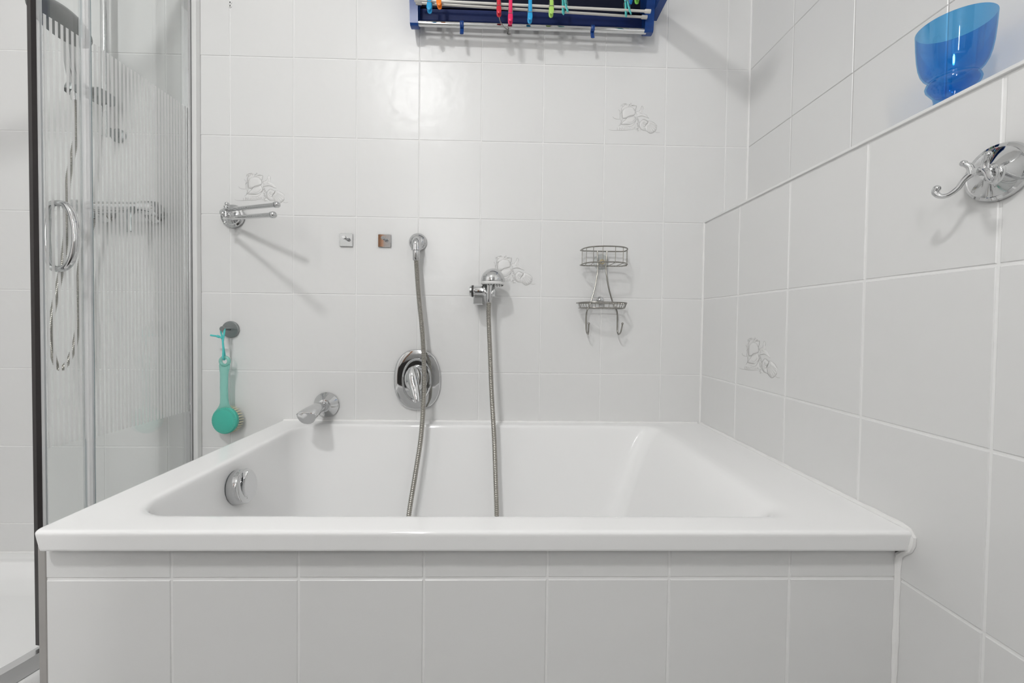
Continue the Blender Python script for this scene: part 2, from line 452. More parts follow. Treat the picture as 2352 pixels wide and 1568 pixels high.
# ================================================================== SHELL RELIEFS on four decor tiles
def relief_mesh():
    k = 9.69e-5
    def q(u, v): return ((u - 1170) * k, (352 - v) * k)
    m = MB()
    def dome(pts, h, scl=0.72):
        P = [q(*p) for p in pts]; n = len(P)
        cx = sum(p[0] for p in P) / n; cz = sum(p[1] for p in P) / n
        vs = [(x, 0.0, z) for x, z in P] + [(cx + (x-cx)*0.92, -h*0.7, cz + (z-cz)*0.92) for x, z in P]
        vs += [(cx + (x-cx)*scl*0.8, -h, cz + (z-cz)*scl*0.8) for x, z in P] + [(cx, -h*1.05, cz)]
        fs = []
        for i in range(n):
            j = (i+1) % n
            fs += [(i, j, n+j, n+i), (n+i, n+j, 2*n+j, 2*n+i), (2*n+i, 2*n+j, 3*n)]
        m.add(vs, fs)
    def stroke(pts, r=0.00055, y=-0.0006, sm=True):
        P = [(q(*p)[0], y, q(*p)[1]) for p in pts]
        if sm and len(P) > 2: P = smooth_path(P, 4)
        n = len(P); R = [1.1 * r * (0.45 + 0.55 * math.sin(PI * (i + 0.6) / (n + 0.2))) for i in range(n)]
        m.tube(P, R, 6)
    m.cur = 0
    mouth = [(735,520),(790,440),(900,388),(1030,392),(1120,440),(1160,520),(1170,600),(1130,650),(1020,680),(940,700),(880,745),(800,765),(745,750),(728,650)]
    belly = [(900,740),(960,700),(1080,670),(1150,690),(1195,770),(1170,860),(1100,940),(1020,975),(880,960),(760,965),(690,955),(760,880),(830,820)]
    star = [(1390,330),(1440,390),(1420,560),(1560,630),(1640,745),(1500,695),(1390,672),(1300,690),(1200,715),(1230,630),(1190,545),(1300,510),(1350,430)]
    fan = [(1620,820),(1710,835),(1800,880),(1870,930),(1920,1000),(1905,1090),(1850,1170),(1760,1230),(1680,1240),(1600,1190),(1540,1140),(1500,1010),(1560,930)]
    whelk = [(1340,860),(1440,780),(1560,820),(1610,860),(1550,950),(1500,1010),(1540,1140),(1400,1130),(1330,1050),(1320,960)]
    crest = [(700,540),(690,430),(720,330),(770,280),(850,300),(900,270),(950,340),(1040,340),(1120,350),(1195,330),(1185,430),(1165,520),(1120,440),(1030,392),(900,388),(790,440),(735,520)]
    base = [(600,1030),(690,960),(900,975),(1060,940),(1180,850),(1200,980),(1180,1090),(1000,1130),(800,1150),(600,1150)]
    for P, h in ((crest, 0.0012), (base, 0.0010), (belly, 0.0022), (mouth, 0.0016), (star, 0.0016), (whelk, 0.0018), (fan, 0.0022)):
        dome(P, h)
    for c, r in (((1240,770),26),((1250,830),24),((1240,900),34),((1235,980),36),((1250,1060),38),((1290,1140),36),((1340,1150),30),((1200,1120),24)):
        x, z = q(*c); m.lathe([(0.0001, -0.0003), (r*k, 0), (r*k*0.7, 0.0009), (0, 0.0013)], (x, 0, z), (0, -1, 0), 8)
    m.cur = 1  # strokes in grey, crease shade painted along the relief
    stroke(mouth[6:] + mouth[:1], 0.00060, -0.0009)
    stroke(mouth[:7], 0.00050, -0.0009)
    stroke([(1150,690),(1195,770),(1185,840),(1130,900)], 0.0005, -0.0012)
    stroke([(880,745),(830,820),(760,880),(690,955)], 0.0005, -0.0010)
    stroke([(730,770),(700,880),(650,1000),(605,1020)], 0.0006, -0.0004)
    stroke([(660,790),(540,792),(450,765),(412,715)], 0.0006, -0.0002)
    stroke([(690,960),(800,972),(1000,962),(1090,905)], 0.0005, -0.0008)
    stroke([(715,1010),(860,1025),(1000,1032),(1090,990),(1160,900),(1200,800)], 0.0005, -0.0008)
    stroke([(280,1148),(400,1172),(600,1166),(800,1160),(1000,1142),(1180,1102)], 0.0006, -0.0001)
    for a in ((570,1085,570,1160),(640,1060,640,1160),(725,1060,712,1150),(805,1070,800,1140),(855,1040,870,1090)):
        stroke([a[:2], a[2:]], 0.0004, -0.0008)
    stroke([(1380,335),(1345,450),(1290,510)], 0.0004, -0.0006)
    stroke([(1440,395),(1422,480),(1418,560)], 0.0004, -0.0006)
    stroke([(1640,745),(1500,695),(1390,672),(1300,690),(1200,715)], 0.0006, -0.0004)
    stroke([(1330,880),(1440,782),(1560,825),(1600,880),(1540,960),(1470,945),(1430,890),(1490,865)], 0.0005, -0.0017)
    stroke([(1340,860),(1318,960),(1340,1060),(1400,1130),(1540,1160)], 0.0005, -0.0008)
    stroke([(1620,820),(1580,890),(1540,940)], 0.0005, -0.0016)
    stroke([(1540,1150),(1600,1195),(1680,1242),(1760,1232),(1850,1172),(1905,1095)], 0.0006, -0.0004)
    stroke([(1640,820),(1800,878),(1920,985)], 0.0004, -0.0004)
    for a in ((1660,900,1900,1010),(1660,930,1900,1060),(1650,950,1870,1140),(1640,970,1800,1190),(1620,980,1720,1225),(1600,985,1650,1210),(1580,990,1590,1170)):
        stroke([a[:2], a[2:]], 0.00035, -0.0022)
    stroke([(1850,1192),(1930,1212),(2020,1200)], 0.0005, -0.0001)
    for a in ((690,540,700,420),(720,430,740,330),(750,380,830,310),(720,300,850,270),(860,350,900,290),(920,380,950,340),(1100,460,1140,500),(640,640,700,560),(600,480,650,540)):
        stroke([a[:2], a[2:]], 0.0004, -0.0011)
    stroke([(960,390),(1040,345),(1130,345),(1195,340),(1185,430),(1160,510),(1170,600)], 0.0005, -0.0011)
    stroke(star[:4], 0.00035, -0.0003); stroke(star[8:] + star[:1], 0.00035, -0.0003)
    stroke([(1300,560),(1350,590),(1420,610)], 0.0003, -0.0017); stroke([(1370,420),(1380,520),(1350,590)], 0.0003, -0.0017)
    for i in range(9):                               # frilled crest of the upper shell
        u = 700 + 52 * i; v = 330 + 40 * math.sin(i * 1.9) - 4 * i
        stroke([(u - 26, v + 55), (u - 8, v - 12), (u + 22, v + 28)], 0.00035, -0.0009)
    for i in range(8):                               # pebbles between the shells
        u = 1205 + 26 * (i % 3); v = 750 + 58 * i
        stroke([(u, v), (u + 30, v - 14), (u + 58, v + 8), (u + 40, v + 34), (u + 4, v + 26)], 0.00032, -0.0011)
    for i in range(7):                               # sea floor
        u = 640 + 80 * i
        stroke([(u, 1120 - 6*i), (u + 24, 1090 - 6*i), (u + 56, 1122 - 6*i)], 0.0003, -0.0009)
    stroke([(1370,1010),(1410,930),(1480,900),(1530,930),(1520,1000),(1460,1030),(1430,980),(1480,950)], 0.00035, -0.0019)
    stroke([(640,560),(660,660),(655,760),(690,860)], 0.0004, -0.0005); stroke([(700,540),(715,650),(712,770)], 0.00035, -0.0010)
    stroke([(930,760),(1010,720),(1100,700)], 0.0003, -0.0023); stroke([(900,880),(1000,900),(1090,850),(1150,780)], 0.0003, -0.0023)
    return m.mesh('shell_relief', ['decor', 'shadeline'], True, 50)
RELIEF = relief_mesh()
def put_relief(t):
    o = bpy.data.objects.new('shell_relief', RELIEF); C.objects.link(o); o.parent = t
    o.location = (0, 0.0002, 0)
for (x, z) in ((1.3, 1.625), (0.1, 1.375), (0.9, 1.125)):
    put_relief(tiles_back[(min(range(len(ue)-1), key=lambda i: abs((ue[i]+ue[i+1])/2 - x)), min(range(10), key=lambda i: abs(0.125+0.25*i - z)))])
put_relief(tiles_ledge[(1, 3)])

# ================================================================== BATH
def rrect(x0, x1, y0, y1, r, z, seg=8, radii=None):
    """rounded rectangle; radii for the corners (x0,y0),(x1,y0),(x1,y1),(x0,y1)"""
    R = radii or (r, r, r, r); out = []
    for (cx, cy, a0, rr) in ((x0+R[0], y0+R[0], PI, R[0]), (x1-R[1], y0+R[1], 1.5*PI, R[1]), (x1-R[2], y1-R[2], 0, R[2]), (x0+R[3], y1-R[3], 0.5*PI, R[3])):
        for i in range(seg + 1):
            a = a0 + 0.5 * PI * i / seg
            out.append((cx + rr * math.cos(a), cy + rr * math.sin(a), z))
    return out
TX0, TX1, TY0, TY1, TZ = 0.165, 1.5335, -0.7055, -0.003, 0.590
bath = thing('bathtub', 'white built-in bathtub with a flat rim and tiled front', 'bathtub', (0.85, -0.35, 0))
rings = []
oc = (0.012, 0.003, 0.003, 0.006)
rings.append(rrect(TX0+0.004, TX1, TY0+0.008, TY1, 0, 0.5555, 8, oc))
rings.append(rrect(TX0+0.001, TX1, TY0+0.0048, TY1, 0, 0.557, 8, oc))
rings.append(rrect(TX0+0.0007, TX1, TY0+0.0042, TY1, 0, 0.5605, 8, oc))
rings.append(rrect(TX0, TX1, TY0+0.0006, TY1, 0, 0.5810, 8, oc))
rings.append(rrect(TX0, TX1, TY0, TY1, 0, 0.5845, 8, oc))
for i in range(1, 6):
    a = 0.5 * PI * i / 5; e = 0.0055 * (1 - math.cos(a))
    rings.append(rrect(TX0 + e, TX1 - e*0.2, TY0 + e, TY1 - e*0.2, 0, 0.5845 + 0.0055 * math.sin(a), 8, oc))
LX0, LX1, LY0, LY1 = 0.252, 1.374, -0.650, -0.048     # lip of the basin
def inner(dx0, dx1, dy0, dy1, z, rad):
    return rrect(LX0+dx0, LX1-dx1, LY0+dy0, LY1-dy1, 0, z, 10 if False else 8, rad)
RD = lambda g: (0.075+g, 0.050+g*0.2, 0.050+g*0.2, 0.095+g)
rings.append(rrect(TX0 + 0.009, TX1 - 0.003, TY0 + 0.009, TY1 - 0.003, 0, 0.5900, 8, oc))
rings.append(inner(-0.016, -0.032, -0.015, -0.013, 0.5900, RD(0.006)))
rings.append(inner(-0.010, -0.022, -0.009, -0.008, 0.5898, RD(0.004)))
rings.append(inner(-0.004, -0.008, -0.0035, -0.003, 0.5890, RD(0.002)))
rings.append(inner(-0.0005, 0.004, -0.0005, -0.0005, 0.5865, RD(0)))
rings.append(inner(0.0015, 0.012, 0.0015, 0.0012, 0.5820, RD(0)))
rings.append(inner(0.0035, 0.022, 0.0030, 0.0026, 0.5730, RD(0)))
rings.append(inner(0.0075, 0.038, 0.0065, 0.0055, 0.5520, RD(0.004)))
rings.append(inner(0.0140, 0.056, 0.0120, 0.0105, 0.5180, RD(0.010)))
rings.append(inner(0.0240, 0.080, 0.0210, 0.0190, 0.4600, RD(0.018)))
rings.append(inner(0.0370, 0.108, 0.0330, 0.0310, 0.3850, RD(0.028)))
rings.append(inner(0.0540, 0.138, 0.0490, 0.0470, 0.3050, RD(0.036)))
rings.append(inner(0.0760, 0.168, 0.0690, 0.0670, 0.2450, RD(0.040)))
rings.append(inner(0.1040, 0.200, 0.0930, 0.0910, 0.2080, RD(0.040)))
rings.append(inner(0.1400, 0.240, 0.1220, 0.1200, 0.1900, RD(0.035)))
rings.append(inner(0.1900, 0.290, 0.1600, 0.1580, 0.1850, RD(0.02)))
m = MB(); m.loft(rings, cap0=False, cap1=True); m.build('tub_body', 'acrylic', bath, True, 60)
# rotary overflow knob on the left end wall of the basin
ov_c = Vector((0.263, -0.383, 0.526)); ax = Vector((1, 0, 0.16)).normalized()
m = MB(); m.lathe([(0.0380,-0.012),(0.0385,0.0),(0.0385,0.0015),(0.037,0.0022),(0.0,0.0022)], ov_c, ax, 36); m.build('overflow_ring', 'greymetal', bath)
m = MB(); m.lathe([(0.0385,0.003),(0.0395,0.005),(0.0390,0.024),(0.0375,0.0265),(0.034,0.0272),(0.0,0.0255)], ov_c, ax, 40)
kn = m.build('overflow_knob', 'chrome', bath); kn['label'] = 'round chrome overflow knob'
_, ku, kv = frame(ax)
m = MB(); P = []
for i in range(9):
    t = -1 + 2 * i / 8
    P.append(ov_c + ax * (0.028) + Vector((0, 0.0, 1)) * (0.033 * t) + Vector((0, -1, 0)) * (0.004 + 0.010 * (1 - t*t)))
m.tube(P, [(0.0016 + 0.0045 * (1 - (-1 + 2*i/8)**2), 0.0035) for i in range(9)], 8, flat=(0, 1, 0)); m.build('grip', 'chrome', kn)
m = MB(); m.lathe([(0.03,0),(0.03,0.003),(0.026,0.004),(0,0.003)], (0.50, -0.36, 0.185), (0,0,1), 28); m.build('drain', 'chrome', bath)
# beads where the bath meets the walls
bead(4, [(TX0 + 0.005, -0.001, TZ), (XE - 0.002, -0.001, TZ)], 0.0042)
bead(5, [(XE - 0.002, -0.002, TZ + 0.001), (XE - 0.002, -0.35, TZ + 0.001), (XE - 0.002, -0.60, TZ + 0.001), (XE - 0.002, -0.675, TZ + 0.001), (XE - 0.002, -0.692, TZ + 0.001), (XE - 0.002, -0.701, TZ - 0.002), (XE - 0.002, -0.7050, TZ - 0.009), (XE - 0.002, -0.7040, 0.570), (XE - 0.002, -0.7000, 0.558), (XE - 0.002, -0.692, 0.550), (XE - 0.002, -0.685, 0.543), (XE - 0.002, -0.6815, 0.530), (XE - 0.002, -0.6815, 0.48), (XE - 0.002, -0.6815, 0.30), (XE - 0.002, -0.6815, 0.0)], 0.0050)
# tiled front panel
PX0, PY = 0.158, -0.680
m = MB(); m.box((PX0 + 0.002, PY + 0.0014, 0), (XE, PY + 0.035, 0.5545)); pf = struct(m.build('wall_bath_front', 'grout', smooth=False))
pu = [PX0, 0.354, 0.554, 0.754, 0.954, 1.154, 1.354, XE - 0.003]
tile_wall(pf, pu, [0.0, 0.25, 0.5, 0.5545], lambda u, v: Matrix.Translation((u, PY, v)), 0.0034, 0.0044)
m = MB(); m.box((0.1475, PY - 0.0005, 0.0), (0.1602, PY + 0.030, 0.5545), 0.0012); struct(m.build('trim_6', 'edgemetal'))
m = MB(); m.box((PX0, PY + 0.035, 0), (PX0 + 0.03, -0.002, 0.5545)); struct(m.build('wall_bath_side', 'tile', smooth=False))

# ================================================================== SHOWER
GX = -0.1165; AY = -0.335; AR = 0.55
def arc_pt(s, off=0.0, z=0.0):
    """point s metres along the glass line from the back wall; off = outwards"""
    if s <= -AY: return Vector((GX + off, -s, z))
    a = (s + AY) / AR
    return Vector((GX - AR + (AR + off) * math.cos(a), AY - (AR + off) * math.sin(a), z))
def outline(off, z, x_in=0.0):
    P = [arc_pt(s, off, z) for s in [0.004 - 0.0] + [0.05*i for i in range(1, 7)] + [-AY + AR * 0.5*PI * i / 18 for i in range(0, 19)]]
    P = [tuple(p) for p in P]
    return P + [(XL + 0.002, P[-1][1], z), (XL + 0.002, P[0][1], z)]
tray = thing('shower_tray', 'white quarter-round shower tray on the floor in the left corner', 'shower tray', (-0.6, -0.4, 0))
rg = [outline(0.020, 0.002), outline(0.020, 0.10), outline(0.022, 0.130), outline(0.020, 0.147), outline(0.012, 0.1535), outline(-0.010, 0.1545)]
def inset(off, z, e):
    return [(max(x, XL + e), min(y, -e), zz) for x, y, zz in outline(off, z)]
rg += [inset(-0.030, 0.154, 0.03), inset(-0.040, 0.150, 0.045), inset(-0.052, 0.125, 0.055), inset(-0.075, 0.112, 0.08), inset(-0.14, 0.107, 0.14)]
m = MB(); m.loft(rg, True, True); m.build('tray_body', 'acrylic', tray, True, 50)
m = MB(); m.lathe([(0.045,0),(0.045,0.004),(0.04,0.006),(0,0.006)], (-0.62, -0.38, 0.107), (0,0,1), 28); m.build('drain', 'chrome', tray)
bead(7, [(XL + 0.003, -0.001, 0.1555), (GX, -0.001, 0.1555)], 0.0045)

enc = thing('shower_enclosure', 'quarter-round glass shower cabin with white stripes and chrome frame', 'shower cabin', (GX, 0, 0.155))
def strip(s0, s1, o0, o1, z0, z1, n=24):
    m = MB(); rings = []
    for i in range(n + 1):
        s = s0 + (s1 - s0) * i / n
        a, b = arc_pt(s, o0), arc_pt(s, o1)
        rings.append([(a.x,a.y,z0),(b.x,b.y,z0),(b.x,b.y,z1),(a.x,a.y,z1)])
    m.loft(rings); return m
def pane(name, s0, s1, o0, th, z0, z1, parent, n=16):
    me_b = strip(s0, s1, o0, o0 + th, z0, z1, n)
    o = me_b.build(name, ['pane', 'glassedge', 'clearcup'], parent, True, 30)
    me = o.data
    uvl = me.uv_layers.new(name='UVMap')
    for p in me.polygons:
        cs = [me.vertices[v].co for v in p.vertices]
        for li in p.loop_indices:
            co = me.vertices[me.loops[li].vertex_index].co
            if co.y >= AY - 1e-6: s = -co.y
            else: s = -AY + AR * math.atan2(AY - co.y, co.x - (GX - AR))
            uvl.data[li].uv = (s, co.z)
    for p in me.polygons:
        r = max(v for v in [abs(me.vertices[a].co.z - me.vertices[b].co.z) for a in p.vertices for b in p.vertices])
        ss = [uvl.data[li].uv[0] for li in p.loop_indices]
        if r < 0.1 or max(ss) - min(ss) < 1e-4: p.material_index = 1; continue
        c = p.center
        off = (c.x - GX) if c.y > AY else math.hypot(c.x - (GX - AR), c.y - AY) - AR
        p.material_index = 0 if off > o0 + th * 0.5 else 2      # the white lines are printed on the outer face only
    return o
pane('fixed_pane', 0.014, 0.322, -0.003, 0.006, 0.190, 1.95, enc)
m = MB()
m.box((GX - 0.012, -0.030, 0.1562), (GX + 0.010, -0.001, 1.96), 0.0015); m.build('chrome_profile', 'chrome', enc)
m = MB(); m.box((GX + 0.0105, -0.020, 0.1562), (GX + 0.025, -0.001, 1.96), 0.001); m.build('wall_profile', 'whitepl', enc)
strip(0.03, -AY + AR*0.5*PI, -0.012, 0.012, 0.1552, 0.190, 40).build('bottom_rail', 'alu', enc)
strip(0.03, -AY + AR*0.5*PI, -0.014, 0.014, 1.945, 1.985, 40).build('top_rail', 'alu', enc)
door = pane('sliding_door', 0.3335, 0.4150, -0.0105, 0.005, 0.196, 1.943, enc, 14)
strip(0.3235, 0.3370, -0.011, 0.0035, 0.196, 1.943, 3).build('edge_seal', 'seal', door)
strip(0.4150, 0.4255, -0.011, -0.004, 0.196, 1.943, 3).build('edge_seal', 'seal', door)
strip(0.4255, 0.4345, -0.013, -0.003, 0.196, 1.943, 3).build('gasket', 'darkseal', door)
def d_handle(sgn, reach):
    h = 0.390; P = []
    for i in range(17):
        a = PI * i / 16
        P.append(arc_pt(h, -0.008 + sgn * (0.003 + reach * math.sin(a) ** 0.75), 1.0965 + 0.0735 * math.cos(a)))
    mm = MB(); mm.tube(smooth_path(P, 4), 0.0068, 14); return mm.build('door_handle', 'chrome', door)
d_handle(1, 0.043); d_handle(-1, 0.022)

# hand-shower set on the back wall inside the cabin
rs = thing('shower_rail', 'chrome shower riser rail with slider on the cabin back wall', 'shower rail', (-0.345, 0, 1.30))
m = MB(); m.tube([(-0.345, -0.045, 1.47), (-0.345, -0.045, 2.05)], 0.010, 16); m.build('rail', 'chrome', rs)
for z in (1.49, 2.03):
    m = MB(); m.lathe([(0.022,0),(0.022,0.006),(0.012,0.010),(0.012,0.045),(0,0.047)], (-0.345, -0.001, z), (0,-1,0), 20); m.build('wall_mount', 'greymetal', rs)
m = MB(); m.box((-0.372, -0.085, 1.565), (-0.325, -0.028, 1.600), 0.006); m.tube([(-0.352,-0.085,1.582),(-0.374,-0.10,1.580)], 0.014, 12); m.lathe([(0.019,-0.02),(0.019,0.02),(0.012,0.022)], (-0.374,-0.105,1.582), (0.1,0.3,1), 16); m.build('slider', 'greymetal', rs)
hs2 = thing('hand_shower', 'grey hand shower with large round head inside the cabin', 'hand shower', (-0.374, -0.105, 1.56))
hp = smooth_path([(-0.374,-0.103,1.545),(-0.371,-0.108,1.585),(-0.356,-0.132,1.632),(-0.322,-0.172,1.680),(-0.298,-0.207,1.712)], 6)
m = MB(); m.tube(hp, [0.0105 + 0.004 * math.sin(PI * i / (len(hp)-1)) for i in range(len(hp))], 14); m.build('handle', 'chrome', hs2)
ax2 = Vector((-0.87, 0.25, -0.41)).normalized(); hc = Vector((-0.308, -0.200, 1.706))
m = MB(); m.lathe([(0,-0.020),(0.03,-0.017),(0.052,-0.008),(0.065,0.003),(0.066,0.008)], hc, ax2, 36); m.build('head_shell', 'headmetal', hs2)
m = MB(); m.lathe([(0.0655,0.008),(0.058,0.010),(0,0.011)], hc, ax2, 36); fc = m.build('spray_face', 'satin', hs2)
_, fu, fv = frame(ax2); m = MB()
for rr, nn in ((0.018, 6), (0.034, 11), (0.052, 16)):
    for i in range(nn):
        a = 2 * PI * i / nn; m.lathe([(0.0022,0),(0.0016,0.003),(0,0.0035)], hc + ax2*0.0105 + fu*(rr*math.cos(a)) + fv*(rr*math.sin(a)), ax2, 6)
m.build('nozzles', 'black', hs2)
def hose_mesh(pts, r=0.0072, pitch=0.0052, seg=10):
    P = resample(smooth_path(pts, 10), pitch / 4)
    R = [r * (1.0, 0.93, 0.80, 0.93)[i % 4] for i in range(len(P))]
    m = MB(); m.tube(P, R, seg); return m
h2 = thing('shower_hose', 'ribbed metal hose hanging in a loop inside the cabin', 'hose', (-0.42, -0.10, 0.76))
hose_mesh([(-0.374,-0.103,1.5440),(-0.375,-0.10,1.46),(-0.392,-0.10,1.37),(-0.403,-0.10,1.30),(-0.405,-0.10,1.20),(-0.414,-0.105,1.08),(-0.436,-0.105,0.97),(-0.452,-0.105,0.88),(-0.445,-0.105,0.80),(-0.424,-0.105,0.762),(-0.400,-0.10,0.80),(-0.390,-0.09,0.88),(-0.398,-0.08,0.99),(-0.395,-0.07,1.10),(-0.375,-0.06,1.19),(-0.370,-0.062,1.2145)], 0.0068).build('hose', 'hose', h2)
mx = thing('shower_mixer', 'chrome bar mixer tap on the back wall inside the cabin', 'mixer tap', (-0.31, 0, 1.25))
m = MB(); m.lathe([(0,-0.135),(0.019,-0.133),(0.021,-0.125),(0.021,-0.088),(0.017,-0.085),(0.017,0.085),(0.021,0.088),(0.021,0.125),(0.019,0.133),(0,0.135)], (-0.31,-0.062,1.250), (1,0,0), 20); m.build('body', 'chrome', mx)
for x in (-0.385, -0.235):
    m = MB(); m.lathe([(0.033,0),(0.033,0.004),(0.020,0.012),(0.013,0.014),(0.013,0.05)], (x,-0.001,1.25), (0,-1,0), 24); m.build('rosette', 'chrome', mx)
m = MB(); m.tube(smooth_path([(-0.235,-0.075,1.245),(-0.232,-0.095,1.22),(-0.228,-0.10,1.17)], 6), [(0.012,0.007)]*13, 10, flat=(1,0,0)); m.build('lever', 'greymetal', mx)
m = MB(); m.tube([(-0.370,-0.062,1.235),(-0.370,-0.062,1.215)], 0.010, 12); m.build('hose_nut', 'chrome', mx)

# ================================================================== BACK WALL FITTINGS
# swivel towel rail
tr = thing('towel_rail', 'chrome swivel towel rail with two arms on the back wall', 'towel rail', (0.011, 0, 1.246))
m = MB(); m.lathe([(0.036,0),(0.037,0.004),(0.035,0.009),(0.030,0.011),(0.028,0.015),(0.021,0.018),(0.014,0.020),(0.011,0.026),(0.0105,0.050),(0,0.052)], (0.011,-0.001,1.244), (0,-1,0), 36); m.build('wall_flange', 'chrome', tr)
m = MB(); m.tube([(0.026,-0.056,1.262),(0.024,-0.058,1.212)], 0.0058, 12); m.tube([(0.012,-0.045,1.244),(0.025,-0.057,1.242)], 0.008, 12)
m.ball((0.0275,-0.057,1.2675), 0.0065); m.lathe([(0.003,0),(0.004,0.004),(0.0075,0.006),(0.0075,0.009),(0.004,0.011)], (0.0263,-0.057,1.252), (0,0,1), 14)
m.ball((0.0225,-0.058,1.2095), 0.0055); m.ball((0.018,-0.060,1.237), 0.008); m.ball((0.034,-0.055,1.236), 0.006); m.build('hinge_post', 'chrome', tr)
for a, b in (((0.026,-0.058,1.2495),(0.236,-0.160,1.2400)), ((0.022,-0.060,1.2225),(0.281,-0.260,1.1860))):
    A, B = Vector(a), Vector(b)
    m = MB(); m.tube([A, A.lerp(B,0.02), A.lerp(B,0.97), B], [0.0045,0.0064,0.0064,0.0055], 16); m.lathe([(0.0075,-0.004),(0.0085,0),(0.0075,0.003)], B - (B-A).normalized()*0.009, B-A, 16); m.ball(B, 0.0088, 18); m.build('arm', 'chrome', tr)

# two small square hooks
for x, lab in ((0.3697, 'small square chrome hook nearer the towel rail'), (0.4921, 'small square chrome hook beside the round hose outlet')):
    h = thing('square_hook', lab, 'hook', (x, 0, 1.1745), 'square chrome wall hooks')
    z = 1.1745
    m = MB(); m.box((x-0.0205, -0.0062, z-0.0205), (x+0.0205, -0.0005, z+0.0205), 0.0009); m.build('plate', 'chrome', h)
    m = MB(); m.lathe([(0.0052,0),(0.0052,0.002),(0.0040,0.004),(0.0040,0.017),(0.0060,0.019),(0.0060,0.0225),(0.0052,0.0232),(0,0.0232)], (x+0.003,-0.006,z+0.003), (-0.08,-1,0.08), 16); m.build('peg', 'chrome', h)

# hose outlet elbow
oe = thing('hose_outlet', 'round chrome hose outlet elbow on the back wall', 'hose outlet', (0.599, 0, 1.172))
m = MB(); m.lathe([(0.0288,0),(0.0290,0.003),(0.026,0.009),(0.018,0.015),(0.010,0.020),(0,0.022)], (0.599,-0.001,1.172), (0,-1,0), 36); m.build('flange', 'chrome', oe)
m = MB(); P = smooth_path([(0.600,-0.012,1.174),(0.601,-0.032,1.172),(0.602,-0.042,1.160),(0.602,-0.042,1.140)], 6); m.tube(P, [0.011 + 0.0045 * i / (len(P)-1) for i in range(len(P))], 20); m.build('elbow', 'chrome', oe)
m = MB(); m.lathe([(0.0145,0),(0.015,0.004),(0.011,0.006),(0.0108,0.034),(0.0095,0.036),(0,0.036)], (0.602,-0.042,1.143), (0.01,0,-1), 20); m.build('hose_nut', 'chrome', oe)

# bath hose: from the outlet down into the tub and up to the hand shower
bh = thing('shower_hose', 'ribbed metal hose from the wall outlet dipping into the bath', 'hose', (0.72, -0.20, 0.20))
hose_mesh([(0.6022,-0.042,1.112),(0.6045,-0.043,1.08),(0.612,-0.046,0.995),(0.626,-0.052,0.872),(0.6347,-0.068,0.764),(0.6362,-0.082,0.671),(0.6330,-0.100,0.566),(0.6215,-0.118,0.464),(0.607,-0.140,0.345),(0.605,-0.175,0.245),(0.65,-0.24,0.200),(0.74,-0.27,0.196),(0.83,-0.24,0.204),(0.866,-0.175,0.255),(0.8655,-0.140,0.348),(0.8610,-0.116,0.440),(0.8545,-0.100,0.568),(0.8450,-0.088,0.701),(0.8380,-0.080,0.835),(0.8330,-0.077,0.930),(0.8330,-0.0745,0.9775)], 0.0078).build('hose', 'hose', bh)

# hand shower in its wall holder
hb = thing('shower_holder', 'chrome wall bracket holding the bath hand shower', 'shower holder', (0.80, 0, 0.985))
m = MB(); m.box((0.785, -0.075, 0.970), (0.816, -0.040, 1.002), 0.003); m.box((0.788,-0.045,0.974),(0.813,-0.001,1.000),0.003); m.build('mount_block', 'chrome', hb)
m = MB(); m.lathe([(0,0),(0.0168,0.0005),(0.0175,0.0015),(0.0175,0.066),(0.0165,0.068),(0.0150,0.0682),(0.0140,0.062),(0,0.062)], (0.784,-0.062,1.012), (1,0,0), 28); m.build('cylinder', 'chrome', hb)
m = MB(); m.lathe([(0.0180,0),(0.0185,0.003),(0.0180,0.006)], (0.779,-0.062,1.012), (1,0,0), 28); m.build('rubber_ring', 'black', hb)
m = MB(); m.lathe([(0,0),(0.014,0.0005),(0.0165,0.002),(0.0170,0.007),(0,0.007)], (0.772,-0.062,1.012), (1,0,0), 28); m.build('knob', 'chrome', hb)
m = MB()
for sx in (-1, 1):
    m.tube(smooth_path([(0.8335 + sx*0.0135, -0.072, 1.030), (0.8335 + sx*0.0140, -0.078, 1.022), (0.8335 + sx*0.0125, -0.081, 1.012), (0.8335 + sx*0.008, -0.0815, 1.004)], 5), [(0.0040, 0.0025)]*16, 10, flat=(1,0,0))
m.build('cradle', 'chrome', hb)
hsn = thing('hand_shower', 'chrome mushroom-shaped hand shower standing in its wall holder', 'hand shower', (0.8335, -0.073, 0.985))
m = MB(); m.lathe([(0,0),(0.0085,0.001),(0.0095,0.006),(0.0108,0.03),(0.0105,0.05),(0.012,0.062),(0,0.062)], (0.8335,-0.0735,0.978), (0.02,0,1), 20); m.build('handle', 'chrome', hsn)
prof = [(0.0370,0.0)] + [(0.0375*math.cos(PI/2*i/9), 0.0015 + 0.041*math.sin(PI/2*i/9)) for i in range(0, 10)]
m = MB(); m.lathe(prof, (0.8445,-0.073,1.0395), (0,0,1), 36); m.build('dome', 'chrome', hsn)
m = MB(); m.lathe([(0,-0.002),(0.034,-0.002),(0.0365,0.0005),(0.0375,0.0035),(0.0372,0.0062)], (0.8445,-0.073,1.0335), (0,0,1), 36); sf = m.build('spray_plate', 'whitepl', hsn)
m = MB()
for i in range(22):
    a = 2*PI*i/22; m.lathe([(0.0014,0),(0.0011,0.0035),(0,0.004)], (0.8445+0.0305*math.cos(a), -0.073+0.0305*math.sin(a), 1.0318), (0,0,-1), 6)
m.build('nozzles', 'black', hsn)

